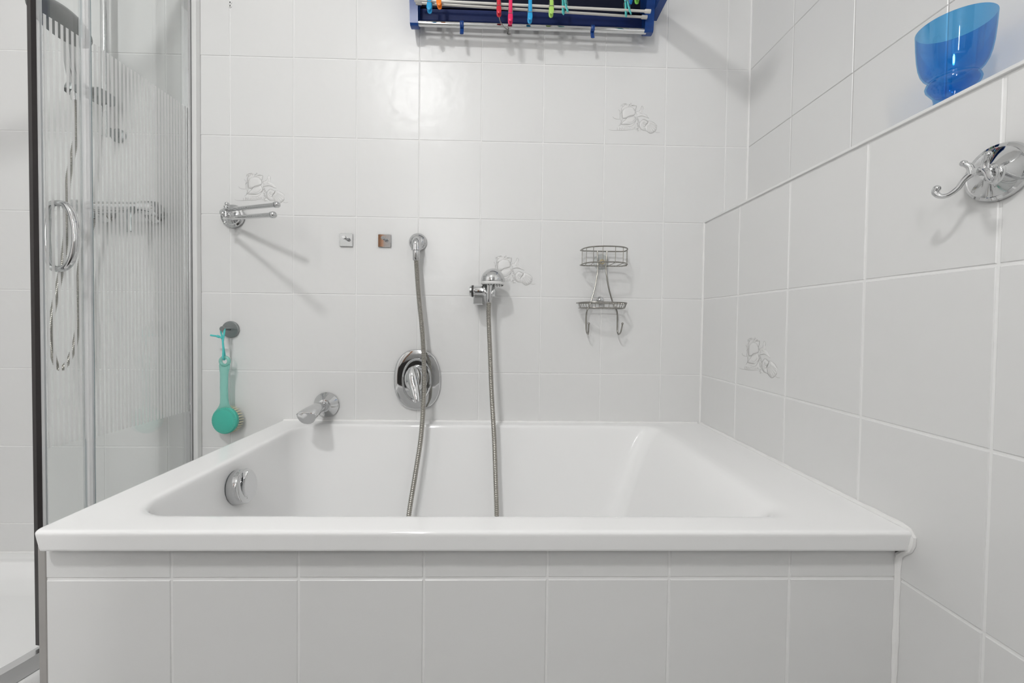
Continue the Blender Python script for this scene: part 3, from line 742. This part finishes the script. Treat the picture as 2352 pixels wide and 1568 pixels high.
# concealed bath mixer
bm_ = thing('bath_mixer', 'oval chrome bath mixer plate with lever on the back wall', 'mixer tap', (0.601, 0, 0.7265))
def oval(sx, sz, y, cx=0.601, cz=0.7265, p=2.35, n=56, egg=0.0):
    out = []
    for i in range(n):
        a = 2*PI*i/n; c, s = math.cos(a), math.sin(a)
        out.append((cx + sx*math.copysign(abs(c)**(2/p), c), y, cz + sz*math.copysign(abs(s)**(2/p), s)))
    return out
m = MB(); m.loft([oval(0.0755,0.0985,-0.0008), oval(0.0760,0.0990,-0.004), oval(0.0745,0.0975,-0.0080), oval(0.0715,0.0945,-0.0095), oval(0.060,0.082,-0.0106), oval(0.046,0.070,-0.0110)], True, True); m.build('plate', 'chrome', bm_, True, 50)
m = MB(); m.loft([oval(0.0475,0.0705,-0.012,p=2.05), oval(0.0475,0.0705,-0.017,p=2.05), oval(0.0455,0.0685,-0.0195,p=2.05), oval(0.0425,0.0645,-0.0185,p=2.05), oval(0.041,0.063,-0.016,p=2.05)], True, True); m.build('ring', 'chrome', bm_, True, 40)
m = MB(); m.lathe([(0.036,0.0),(0.036,0.018),(0.033,0.026),(0.026,0.034),(0.014,0.040),(0,0.042)], (0.601,-0.014,0.7325), (0,-1,0), 36, sv=1.18); m.build('cartridge_cap', 'chrome', bm_)
m = MB(); P = smooth_path([(0.593,-0.046,0.766),(0.597,-0.060,0.745),(0.605,-0.068,0.715),(0.613,-0.080,0.690),(0.619,-0.086,0.670)], 5); n = len(P)
m.tube(P, [((0.010 + 0.010*math.sin(PI*min(1, (i+2)/(n+1)*0.8)))*(1-0.45*i/(n-1)), 0.010*(1-0.35*i/(n-1))) for i in range(n)], 16, flat=(1,0,0)); m.build('lever', 'chrome', bm_)

# bath spout
sp = thing('bath_spout', 'chrome bath spout projecting from the back wall over the rim', 'spout', (0.308, 0, 0.6425))
m = MB(); m.lathe([(0.0400,0),(0.0405,0.004),(0.038,0.007),(0.022,0.020),(0.020,0.023),(0.016,0.024),(0.0155,0.050),(0,0.052)], (0.308,-0.001,0.6425), (0,-1,0.0), 36); m.build('flange', 'chrome', sp)
def sec(x, y, z, wd, ht, k, n=20, tilt=0.0):
    out = []
    for i in range(n):
        a = 2*PI*i/n; c, s = math.cos(a), math.sin(a)
        zz = ht*s if s > 0 else ht*s*k
        out.append((x + wd*math.copysign(abs(c)**0.85, c), y + tilt*zz, z + zz))
    return out
m = MB(); m.loft([sec(0.309,-0.038,0.6445,0.013,0.0125,1), sec(0.310,-0.050,0.6455,0.0165,0.0145,1.0), sec(0.313,-0.085,0.6475,0.0205,0.0150,1.1), sec(0.317,-0.125,0.6490,0.0250,0.0125,1.7), sec(0.3195,-0.158,0.6480,0.0275,0.0090,3.0,tilt=-0.15), sec(0.3202,-0.166,0.6470,0.0278,0.0062,4.8,tilt=-0.30), sec(0.3204,-0.1675,0.6462,0.0262,0.0045,6.4,tilt=-0.30)], True, True); m.build('spout_body', 'chrome', sp, True, 40)
m = MB(); m.lathe([(0.010,0),(0.010,0.004),(0,0.004)], (0.3185,-0.148,0.6245), (0,0.2,-1), 16); m.build('aerator', 'brass', sp)

# round hook with the bath brush
sh = thing('round_hook', 'round grey metal hook stuck on the wall beside the shower frame', 'hook', (0.003, 0, 0.8825))
m = MB(); m.lathe([(0.0262,0),(0.0268,0.003),(0.0262,0.007),(0.0245,0.0085),(0,0.009)], (0.003,-0.0005,0.8825), (0,-1,0), 36); m.build('disc', 'greymetal', sh)
m = MB(); m.lathe([(0.0045,0),(0.0045,0.030),(0.0075,0.033),(0.0082,0.037),(0.0075,0.0385),(0,0.039)], (0.003,-0.008,0.884), (0.02,-1,0.03), 20); m.build('peg', 'greymetal', sh)
br = thing('bath_brush', 'teal long-handled bath brush hanging from the round hook', 'brush', (0.012, -0.045, 0.556))
m = MB()
m.tube(smooth_path([(-0.003,-0.040,0.872),(-0.0015,-0.042,0.884),(0.0035,-0.041,0.8895),(0.0095,-0.043,0.885),(0.010,-0.046,0.868),(0.0065,-0.046,0.845),(0.0070,-0.045,0.820),(0.0075,-0.047,0.797),(0.0070,-0.041,0.7885),(0.0050,-0.035,0.798),(0.004,-0.040,0.830),(0.003,-0.042,0.850),(0.0005,-0.041,0.862)], 6, True), 0.0026, 8, closed=True)
m.tube(smooth_path([(0.004,-0.046,0.856),(-0.004,-0.047,0.860),(-0.012,-0.047,0.8625),(-0.022,-0.047,0.8635),(-0.0305,-0.047,0.8650)], 5), [0.0042 if 4 < i < 10 else 0.0027 for i in range(21)], 8)
m.build('cord', 'cord', br)
# handle outline with the hole, as one flat bevelled bar
def bar_section(z, hw, yy, t=0.0035, n=12):
    return [(0.0075 - 0.0035*(0.78-z)/0.14 + off_x(z) + hw*math.copysign(abs(math.cos(2*PI*i/n))**0.7, math.cos(2*PI*i/n)), yy + t*math.sin(2*PI*i/n), z) for i in range(n)]
def off_x(z): return 0.0012 - 0.004 * math.sin((z - 0.64) / 0.14 * PI) * 0.6
m = MB(); m.loft([bar_section(z, hw, -0.041 + 0.004*(0.78-z)/0.14) for z, hw in ((0.7745,0.0165),(0.770,0.0172),(0.758,0.0155),(0.748,0.0135),(0.735,0.0128),(0.700,0.0126),(0.668,0.0128),(0.652,0.0140),(0.643,0.0170),(0.636,0.0220),(0.628,0.0280),(0.620,0.0320))], True, True)
Pr = [(0.0075 + off_x(0.78) + 0.0128*math.cos(2*PI*i/28), -0.041, 0.7835 + 0.0128*math.sin(2*PI*i/28)) for i in range(28)]
m.tube(Pr, 0.0052, 10, closed=True); m.build('handle', 'tealclear', br, True, 50)
hd = Vector((0.0060, -0.0350, 0.597)); ad = Vector((-0.10, -1, 0.03)).normalized()
m = MB(); m.lathe([(0,-0.006),(0.041,-0.006),(0.0425,-0.002),(0.0425,0.004),(0.040,0.007),(0.031,0.009),(0.029,0.0095),(0,0.0115)], hd, ad, 44); m.build('head', 'teal', br)
_, bu, bv = frame(ad); m = MB()
for i in range(44):
    a = 2*PI*i/44; b0 = hd - ad*0.0 + bu*(0.0335*math.cos(a)) + bv*(0.0335*math.sin(a)) + ad*0.0082
    e0 = hd + bu*(0.0400*math.cos(a)) + bv*(0.0400*math.sin(a)) + ad*0.0068
    m.tube([b0, e0], 0.0007, 5)
m.build('rim_ribs', 'tealclear', br)
m = MB()
for rr, nn in ((0.010, 6), (0.017, 11), (0.024, 16), (0.031, 20), (0.037, 26), (0.0405, 30)):
    for i in range(nn):
        a = 2*PI*(i + 0.3*rr*100) / nn
        b0 = hd + bu*(rr*math.cos(a)) + bv*(rr*math.sin(a)) - ad*0.005
        e0 = hd + bu*(rr*1.06*math.cos(a)) + bv*(rr*1.06*math.sin(a)) - ad*0.022
        m.tube([b0, e0], [0.0016, 0.0011], 5)
bo = m.build('bristles', 'bristle', br); bo['kind'] = 'stuff'

# wire caddy
cd = thing('wire_caddy', 'steel wire wall caddy with basket, soap shelf and two hooks', 'shower caddy', (1.195, 0, 0.88))
def ushape(z, x0, x1, yb, yf, n=18, p=2.4):
    """back edge straight, front bowed"""
    cx, hw = (x0+x1)/2, (x1-x0)/2; out = []
    for i in range(n + 1):
        a = PI * i / n; c, s = math.cos(a), math.sin(a)
        out.append(Vector((cx + hw*math.copysign(abs(c)**(2/p), c), yb - 0.018 - (abs(yf - yb) - 0.018)*(s**(2/p)), z)))
    return [Vector((x1 - 0.012, yb, z))] + out + [Vector((x0 + 0.012, yb, z))]
BX0, BX1 = 1.1235, 1.2660
for z in (1.1495, 1.1025):
    P = smooth_path(ushape(z, BX0, BX1, -0.022, -0.108), 2, True); m = MB(); m.tube(P, 0.0021, 8, closed=True); m.build('basket_ring', 'wire', cd)
rim = ushape(0, BX0, BX1, -0.022, -0.108)
def rim_at(t):
    k = t * (len(rim) - 1); i = min(int(k), len(rim) - 2); return rim[i].lerp(rim[i+1], k - i)
for t in (0.08, 0.20, 0.32, 0.44, 0.56, 0.68, 0.80, 0.92):
    p = rim_at(t); m = MB(); q0 = Vector((p.x, p.y, 1.1495)); q1 = Vector((p.x, p.y, 1.1035)); q2 = Vector((p.x, p.y, 1.1010)); q3 = Vector((p.x + (1.195-p.x)*0.12, -0.022, 1.1010))
    m.tube(smooth_path([q0, q1, q2 + Vector((0, 0.004, 0)), q3], 4), 0.0011, 6); m.build('basket_wire', 'wire', cd)
for z, sc in ((0.9815, 0.0), (0.9655, 0.006)):
    P = smooth_path(ushape(z, 1.1150 + sc, 1.2680 - sc, -0.020, -0.102 + sc), 2, True); m = MB(); m.tube(P, 0.0020 - sc*0.08, 8, closed=True); m.build('shelf_ring', 'wire', cd)
rim2 = ushape(0, 1.1150, 1.2680, -0.020, -0.102)
for i in range(22):
    k = (i + 0.5) / 22 * (len(rim2) - 1); j = min(int(k), len(rim2)-2); p = rim2[j].lerp(rim2[j+1], k - j)
    m = MB(); m.tube([(p.x, p.y, 0.9815), (p.x + (1.1915-p.x)*0.07, p.y*0.95, 0.9655), (p.x + (1.1915-p.x)*0.10, -0.020, 0.9645)], 0.0009, 6); m.build('shelf_wire', 'wire', cd)
for pts in ([(1.1788,-0.022,1.1500),(1.1795,-0.021,1.128),(1.1815,-0.020,1.110),(1.1800,-0.020,1.080),(1.1725,-0.019,1.030),(1.1600,-0.019,0.985),(1.1545,-0.022,0.972),(1.1485,-0.022,0.958),(1.1462,-0.020,0.940),(1.1466,-0.020,0.900),(1.1478,-0.023,0.888),(1.1500,-0.034,0.8815),(1.1490,-0.046,0.888),(1.1480,-0.052,0.905),(1.1478,-0.055,0.916)],
            [(1.2095,-0.022,1.1500),(1.2085,-0.021,1.128),(1.2075,-0.020,1.110),(1.2090,-0.020,1.080),(1.2185,-0.019,1.030),(1.2325,-0.019,0.985),(1.2380,-0.022,0.972),(1.2450,-0.022,0.958),(1.2478,-0.020,0.940),(1.2480,-0.020,0.900),(1.2486,-0.023,0.888),(1.2490,-0.034,0.8825),(1.2515,-0.046,0.889),(1.2535,-0.052,0.905),(1.2545,-0.055,0.917)]):
    m = MB(); m.tube(smooth_path(pts, 5), 0.0023, 10); m.ball(pts[-1], 0.0038, 12); m.build('upright', 'wire', cd)
m = MB(); m.lathe([(0.024,0),(0.023,0.002),(0.016,0.006),(0.008,0.010),(0.006,0.014),(0,0.015)], (1.195,-0.0006,1.118), (0,-1,0), 28); m.tube([(1.195+0.0238*math.cos(2*PI*i/32), -0.0016, 1.118+0.0238*math.sin(2*PI*i/32)) for i in range(32)], 0.0011, 6, closed=True); cup = m.build('suction_cup', 'clearcup', cd)
m = MB(); m.lathe([(0.006,0.0),(0.0085,0.003),(0.0085,0.007),(0,0.0085)], (1.195,-0.013,1.116), (0,-1,0), 16); m.build('suction_nub', 'brass', cup)
m = MB(); m.lathe([(0.0125,0),(0.0128,0.003),(0.0115,0.006),(0.007,0.009),(0.006,0.016),(0.0075,0.018),(0,0.021)], (1.1945,-0.0006,0.9925), (0,-1,0), 24); m.build('wall_screw', 'chrome', cd)

# two tiny wall plugs left in a joint
for z, lab in ((1.9168, 'upper of two tiny white wall plugs in the tile joint'), (1.9058, 'lower of two tiny white wall plugs in the tile joint')):
    t = thing('wall_plug', lab, 'wall plug', (0.0019, 0, z), 'wall plugs left in the joint')
    m = MB(); m.lathe([(0.0052,0),(0.0050,0.0012),(0.0024,0.0016),(0.0022,0.0008)], (0.0019,-0.0002,z), (0,-1,0), 16); m.build('collar', 'whitepl', t)
    m = MB(); m.lathe([(0.0024,0),(0,0.0001)], (0.0019,-0.0011,z), (0,-1,0), 12); m.build('hole', 'black', t)

# ================================================================== WALL DRYER with pegs
dr = thing('clothes_dryer', 'blue wall-mounted clothes dryer with rods and chrome front bar', 'clothes dryer', (0.955, 0, 1.823))
def cheek(x0, x1):
    m = MB(); m.prism([(-0.0008,1.866),(-0.022,1.846),(-0.034,1.826),(-0.042,1.8225),(-0.056,1.8225),(-0.0605,1.828),(-0.0620,1.842),(-0.066,1.880),(-0.090,1.96),(-0.110,2.02),(-0.110,2.12),(-0.0008,2.12)], x0, x1, 'x'); return m
o = cheek(0.5815, 0.6065).build('end_cap', 'navy', dr, True, 30)
cheek(1.3055, 1.3325).build('end_cap', 'navy', dr, True, 30)
m = MB(); m.tube([(0.600,-0.050,1.8335),(1.312,-0.050,1.8300)], 0.0085, 20); m.build('front_bar', 'chrome', dr)
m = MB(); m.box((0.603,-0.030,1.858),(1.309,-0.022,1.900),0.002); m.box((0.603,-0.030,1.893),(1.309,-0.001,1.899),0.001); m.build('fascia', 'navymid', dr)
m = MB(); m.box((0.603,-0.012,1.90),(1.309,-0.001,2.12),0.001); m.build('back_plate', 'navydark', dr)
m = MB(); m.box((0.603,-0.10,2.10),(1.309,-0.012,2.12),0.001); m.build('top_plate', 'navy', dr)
for a, b in (((0.604,-0.100,1.8655),(1.308,-0.100,1.8532)), ((0.604,-0.080,1.8725),(1.308,-0.070,1.8580)), ((0.604,-0.105,1.915),(1.308,-0.105,1.905)), ((0.604,-0.105,1.965),(1.308,-0.105,1.957))):
    A, B = Vector(a), Vector(b); m = MB(); m.tube([A, B], 0.0036, 12)
    m.lathe([(0.0055,0),(0.0055,0.016),(0.0045,0.018)], A, B-A, 12); m.lathe([(0.0055,0),(0.0055,0.016),(0.0045,0.018)], B, A-B, 12); m.build('rod', 'rod', dr)
for x in (0.7395, 1.1440):
    m = MB(); P = [(x,-0.050+0.0105*math.sin(a), 1.832 + 0.0105*math.cos(a)) for a in [math.radians(t) for t in range(60, -181, -30)]] 
    P += [(x,-0.0525,1.815),(x,-0.056,1.806),(x,-0.058,1.800)]
    m.tube(P, [(0.0058,0.0016)]*len(P), 8, flat=(1,0,0)); m.build('sliding_hook', 'navy', dr)
m = MB(); m.prism([(-0.02,1.885),(-0.02,1.945),(-0.52,1.945),(-0.52,1.888)], 1.3335, 1.356, 'x'); m.build('shadow_arm', 'navy', dr)  # arm carried on out of view, added to cast the wall shadow

def peg(color, name, label, x, zb, y=-0.100, rot=0.0, tilt=0.0, open_=0.0):
    if name not in M: M[name] = pbr(name, color, 0.35)
    t = thing('clothes_peg', label, 'clothes peg', (x, y, zb), 'pegs on the wall dryer')
    R = Matrix.Translation((x, y, zb + 0.05)) @ Matrix.Rotation(tilt, 4, 'Y') @ Matrix.Rotation(rot, 4, 'Z') @ Matrix.Translation((-x, -y, -(zb + 0.05)))
    for sgn in (1, -1):
        m = MB(); rg = []
        for zz, hw, off, tt in ((0.0,0.0025,0.0075,0.0012),(0.0018,0.0052,0.0075,0.0016),(0.006,0.0068,0.0068,0.0018),(0.013,0.0072,0.0056,0.0020),(0.022,0.0066,0.0046,0.0022),(0.030,0.0056,0.0040,0.0024),(0.042,0.0054,0.0036,0.0024),(0.054,0.0052,0.0044,0.0020),(0.066,0.0050,0.0032,0.0024),(0.074,0.0042,0.0024,0.0016)):
            y0 = y - sgn*off
            rg.append([(x + a*hw, y0 + b*tt, zb + zz) for a, b in ((-1,-0.5),(-0.7,-1),(0.7,-1),(1,-0.5),(1,0.5),(0.7,1),(-0.7,1),(-1,0.5))])
        m.loft(rg); o = m.build('lever', name, t, True, 50); o.data.transform(R)
    m = MB(); m.tube(smooth_path([(x-0.0062,y-0.007,zb+0.022),(x-0.0062,y-0.0075,zb+0.036),(x-0.0062,y,zb+0.040),(x-0.0062,y+0.0075,zb+0.036),(x-0.0062,y+0.007,zb+0.022)], 4), 0.0007, 6)
    m.tube(smooth_path([(x+0.0062,y-0.007,zb+0.022),(x+0.0062,y-0.0075,zb+0.036),(x+0.0062,y,zb+0.040),(x+0.0062,y+0.0075,zb+0.036),(x+0.0062,y+0.007,zb+0.022)], 4), 0.0007, 6)
    m.tube([(x-0.0062,y-0.0072,zb+0.024),(x+0.0062,y-0.0072,zb+0.024)], 0.0007, 6); m.tube([(x-0.0062,y+0.0072,zb+0.024),(x+0.0062,y+0.0072,zb+0.024)], 0.0007, 6)
    o = m.build('spring', 'wire', t); o.data.transform(R)
    return t
peg((0.01,0.36,0.72), 'peg_blue', 'sky blue clothes peg at the far left of the dryer', 0.6500, 1.8326, tilt=0.05)
peg((0.95,0.22,0.005), 'peg_orange', 'orange clothes peg near the left end of the dryer', 0.6735, 1.8459, tilt=-0.08)
peg((0.62,0.008,0.03), 'peg_red', 'dark red clothes peg beside the pink one', 0.8527, 1.8284, tilt=-0.03)
peg((0.80,0.012,0.11), 'peg_pink', 'pink clothes peg hanging lowest in the middle', 0.8880, 1.8066)
peg((0.01,0.36,0.72), 'peg_blue', 'sky blue clothes peg right of the pink one', 0.9463, 1.8121)
peg((0.42,0.70,0.14), 'peg_lime', 'lime green clothes peg right of centre', 1.0097, 1.8318)
peg((0.12,0.62,0.60), 'peg_teal', 'turquoise clothes peg next to the lime green one', 1.0470, 1.8400, tilt=-0.10, rot=0.9)
peg((0.12,0.62,0.60), 'peg_teal', 'turquoise clothes peg near the right end of the dryer', 1.2345, 1.8385, tilt=-0.14, rot=0.9)
peg((0.005,0.17,0.50), 'peg_royal', 'royal blue clothes peg near the right end of the dryer', 1.2523, 1.8673, tilt=0.25, rot=0.5)
peg((0.22,0.62,0.08), 'peg_green', 'green clothes peg at the far right of the dryer', 1.2680, 1.8795)
peg((0.62,0.008,0.03), 'peg_red', 'dark red clothes peg behind the lime green one', 1.0180, 1.8810, y=-0.105)
hk = MB(); hk.tube(smooth_path([(0.8535,-0.096,1.850),(0.8545,-0.092,1.830),(0.860,-0.085,1.818),(0.872,-0.072,1.812),(0.882,-0.060,1.815),(0.8815,-0.038,1.828),(0.8805,-0.036,1.820),(0.884,-0.045,1.812),(0.889,-0.052,1.808)], 6), 0.0014, 8)
tag(hk.build('wire_hook', 'wire'), 'thin bent wire hook over the chrome dryer bar', 'hook')

# ================================================================== RIGHT LEDGE
# blue glass vase
va = (1.595, -0.684, ZE + 0.0003)
out_p = [(0.0240,0.0),(0.0262,0.002),(0.0250,0.008),(0.0225,0.018),(0.0217,0.028),(0.0230,0.035),(0.0275,0.042),(0.0315,0.048),(0.0325,0.0525),(0.0312,0.0570),(0.0288,0.0605),(0.0286,0.0625),(0.0315,0.0655),(0.0352,0.0700),(0.0388,0.0775),(0.0415,0.0880),(0.0435,0.1020),(0.0450,0.1220),(0.0460,0.1447)]
in_p = [(0.0448,0.1450),(0.0437,0.1220),(0.0421,0.1020),(0.0400,0.0885),(0.0372,0.0785),(0.0335,0.0715),(0.0295,0.0670),(0.0262,0.0630),(0.0262,0.0600),(0.0288,0.0560),(0.0300,0.0525),(0.0290,0.0485),(0.0250,0.0430),(0.0205,0.0360),(0.0,0.0330)]
m = MB(); m.lathe([(0,0.0)] + out_p + in_p, va, (0,0,1), 56)
tag(m.build('glass_vase', 'blueglass', None, True, 60), 'blue glass vase on the ledge of the right wall', 'vase')

# double robe hook
rh = thing('robe_hook', 'chrome double robe hook on a round plate, right wall', 'hook', (XE, -0.799, 1.124))
rc = Vector((XE - 0.0005, -0.799, 1.1225))
m = MB(); m.lathe([(0.0370,0),(0.0378,0.003),(0.0365,0.007),(0.0330,0.0085),(0.0320,0.0078),(0.0290,0.0085),(0.018,0.012),(0.011,0.015),(0.0095,0.018),(0,0.018)], rc, (-1,0,0), 48); m.build('plate', 'chrome', rh)
m = MB(); m.lathe([(0.007,0),(0.0055,0.006),(0.0055,0.012),(0.0065,0.016),(0.0045,0.020),(0,0.021)], rc + Vector((-0.015,0,0.001)), (-1,0,0), 20); m.build('post', 'chrome', rh)
for sg in (1, -1):
    def P3(d, z): return rc + Vector((-0.027 - d*0.45, sg*d*0.89, z))
    m = MB(); pts = [P3(0.0,0.002), P3(0.008,0.000), P3(0.015,-0.006), P3(0.021,-0.016), P3(0.030,-0.0225), P3(0.038,-0.0215), P3(0.043,-0.015), P3(0.0415,-0.010)]
    pp = smooth_path(pts, 6); m.tube(pp, [0.0046 - 0.0014*math.sin(PI*i/(len(pp)-1)) for i in range(len(pp))], 14); m.ball(pts[-1], 0.0046, 14)
    m.tube(smooth_path([P3(0.008,0.0), P3(0.010,0.010), P3(0.016,0.017)], 5), [0.0042 - 0.0008*i/10 for i in range(11)], 12); m.ball(P3(0.016,0.017), 0.0042, 14); m.build('prong', 'chrome', rh)

# ================================================================== UNSEEN FURNITURE ADDED BEHIND THE CAMERA (shades the tub front, darkens the chrome)
vc = thing('shade_cabinet', 'unseen pale grey cabinet added behind the camera to shade the tub front', 'cabinet', (0.80, -1.85, 0))  # added to block the tube light from the tub front
m = MB(); m.box((0.29, -2.10, 0.08), (1.30, -1.66, 1.10), 0.003); m.box((0.33, -2.08, 0.0), (1.26, -1.72, 0.08)); m.build('body', 'greywood', vc)
for x0 in (0.295, 0.630, 0.965):
    m = MB(); m.box((x0, -1.660, 0.09), (x0 + 0.330, -1.642, 1.09), 0.002); o = m.build('door', 'greywood', vc)
    m = MB(); m.tube([(x0 + 0.29, -1.630, 0.60), (x0 + 0.29, -1.630, 0.75)], 0.005, 10); m.build('handle', 'satin', o)
m = MB(); m.box((0.28, -2.12, 1.102), (1.31, -1.635, 1.13), 0.004); m.build('worktop', 'whitepl', vc)
lh = thing('added_dark_box', 'unseen long dark box added behind the camera for the chrome to reflect', 'hamper', (0.09, -1.50, 0))  # added so the mixer plate mirrors something dark
m = MB(); m.loft([rrect(-0.26, 0.44, -1.60, -1.43, 0.04, 0.0), rrect(-0.29, 0.47, -1.62, -1.42, 0.04, 0.68), rrect(-0.28, 0.46, -1.61, -1.43, 0.04, 0.68)], True, True); m.build('basket', 'darkwood', lh)
m = MB(); m.loft([rrect(-0.295, 0.475, -1.622, -1.415, 0.04, 0.682), rrect(-0.295, 0.475, -1.622, -1.415, 0.04, 0.71), rrect(-0.26, 0.44, -1.60, -1.44, 0.04, 0.725)], True, True); m.build('lid', 'darkwood', lh)

# ================================================================== LAMPS
L = CEILING_LAMP
cl = thing('ceiling_lamp', 'round opal ceiling lamp behind the camera', 'lamp', (L[0], L[1], ZC))
m = MB(); m.lathe([(0.125,0),(0.125,0.02),(0.118,0.025),(0,0.025)], (L[0],L[1],ZC-0.001), (0,0,-1), 36); m.build('base', 'lampbase', cl)
m = MB(); m.lathe([(0.115,0.0),(0.114,0.02),(0.102,0.044),(0.072,0.064),(0.034,0.073),(0,0.075)], (L[0],L[1],ZC-0.027), (0,0,-1), 20); m.build('bowl', 'opal', cl)
mi = thing('wall_mirror', 'bathroom mirror behind the camera', 'mirror', (0.70, YF, 1.2))
m = MB(); m.box((0.40, YF+0.001, 1.25), (1.00, YF+0.02, 2.0), 0.002); m.build('mirror_glass', 'mirror', mi)
tl = thing('mirror_light', 'upright tube light beside the mirror behind the camera', 'lamp', (0.30, YF, 1.2))
m = MB(); m.box((0.275, YF+0.001, 1.18), (0.335, YF+0.03, 2.12), 0.003); m.build('back_plate', 'lampbase', tl)
m = MB(); m.tube([(0.305, YF+0.055, 1.20), (0.305, YF+0.055, 2.10)], 0.028, 10); m.build('tube', 'tubelight', tl)
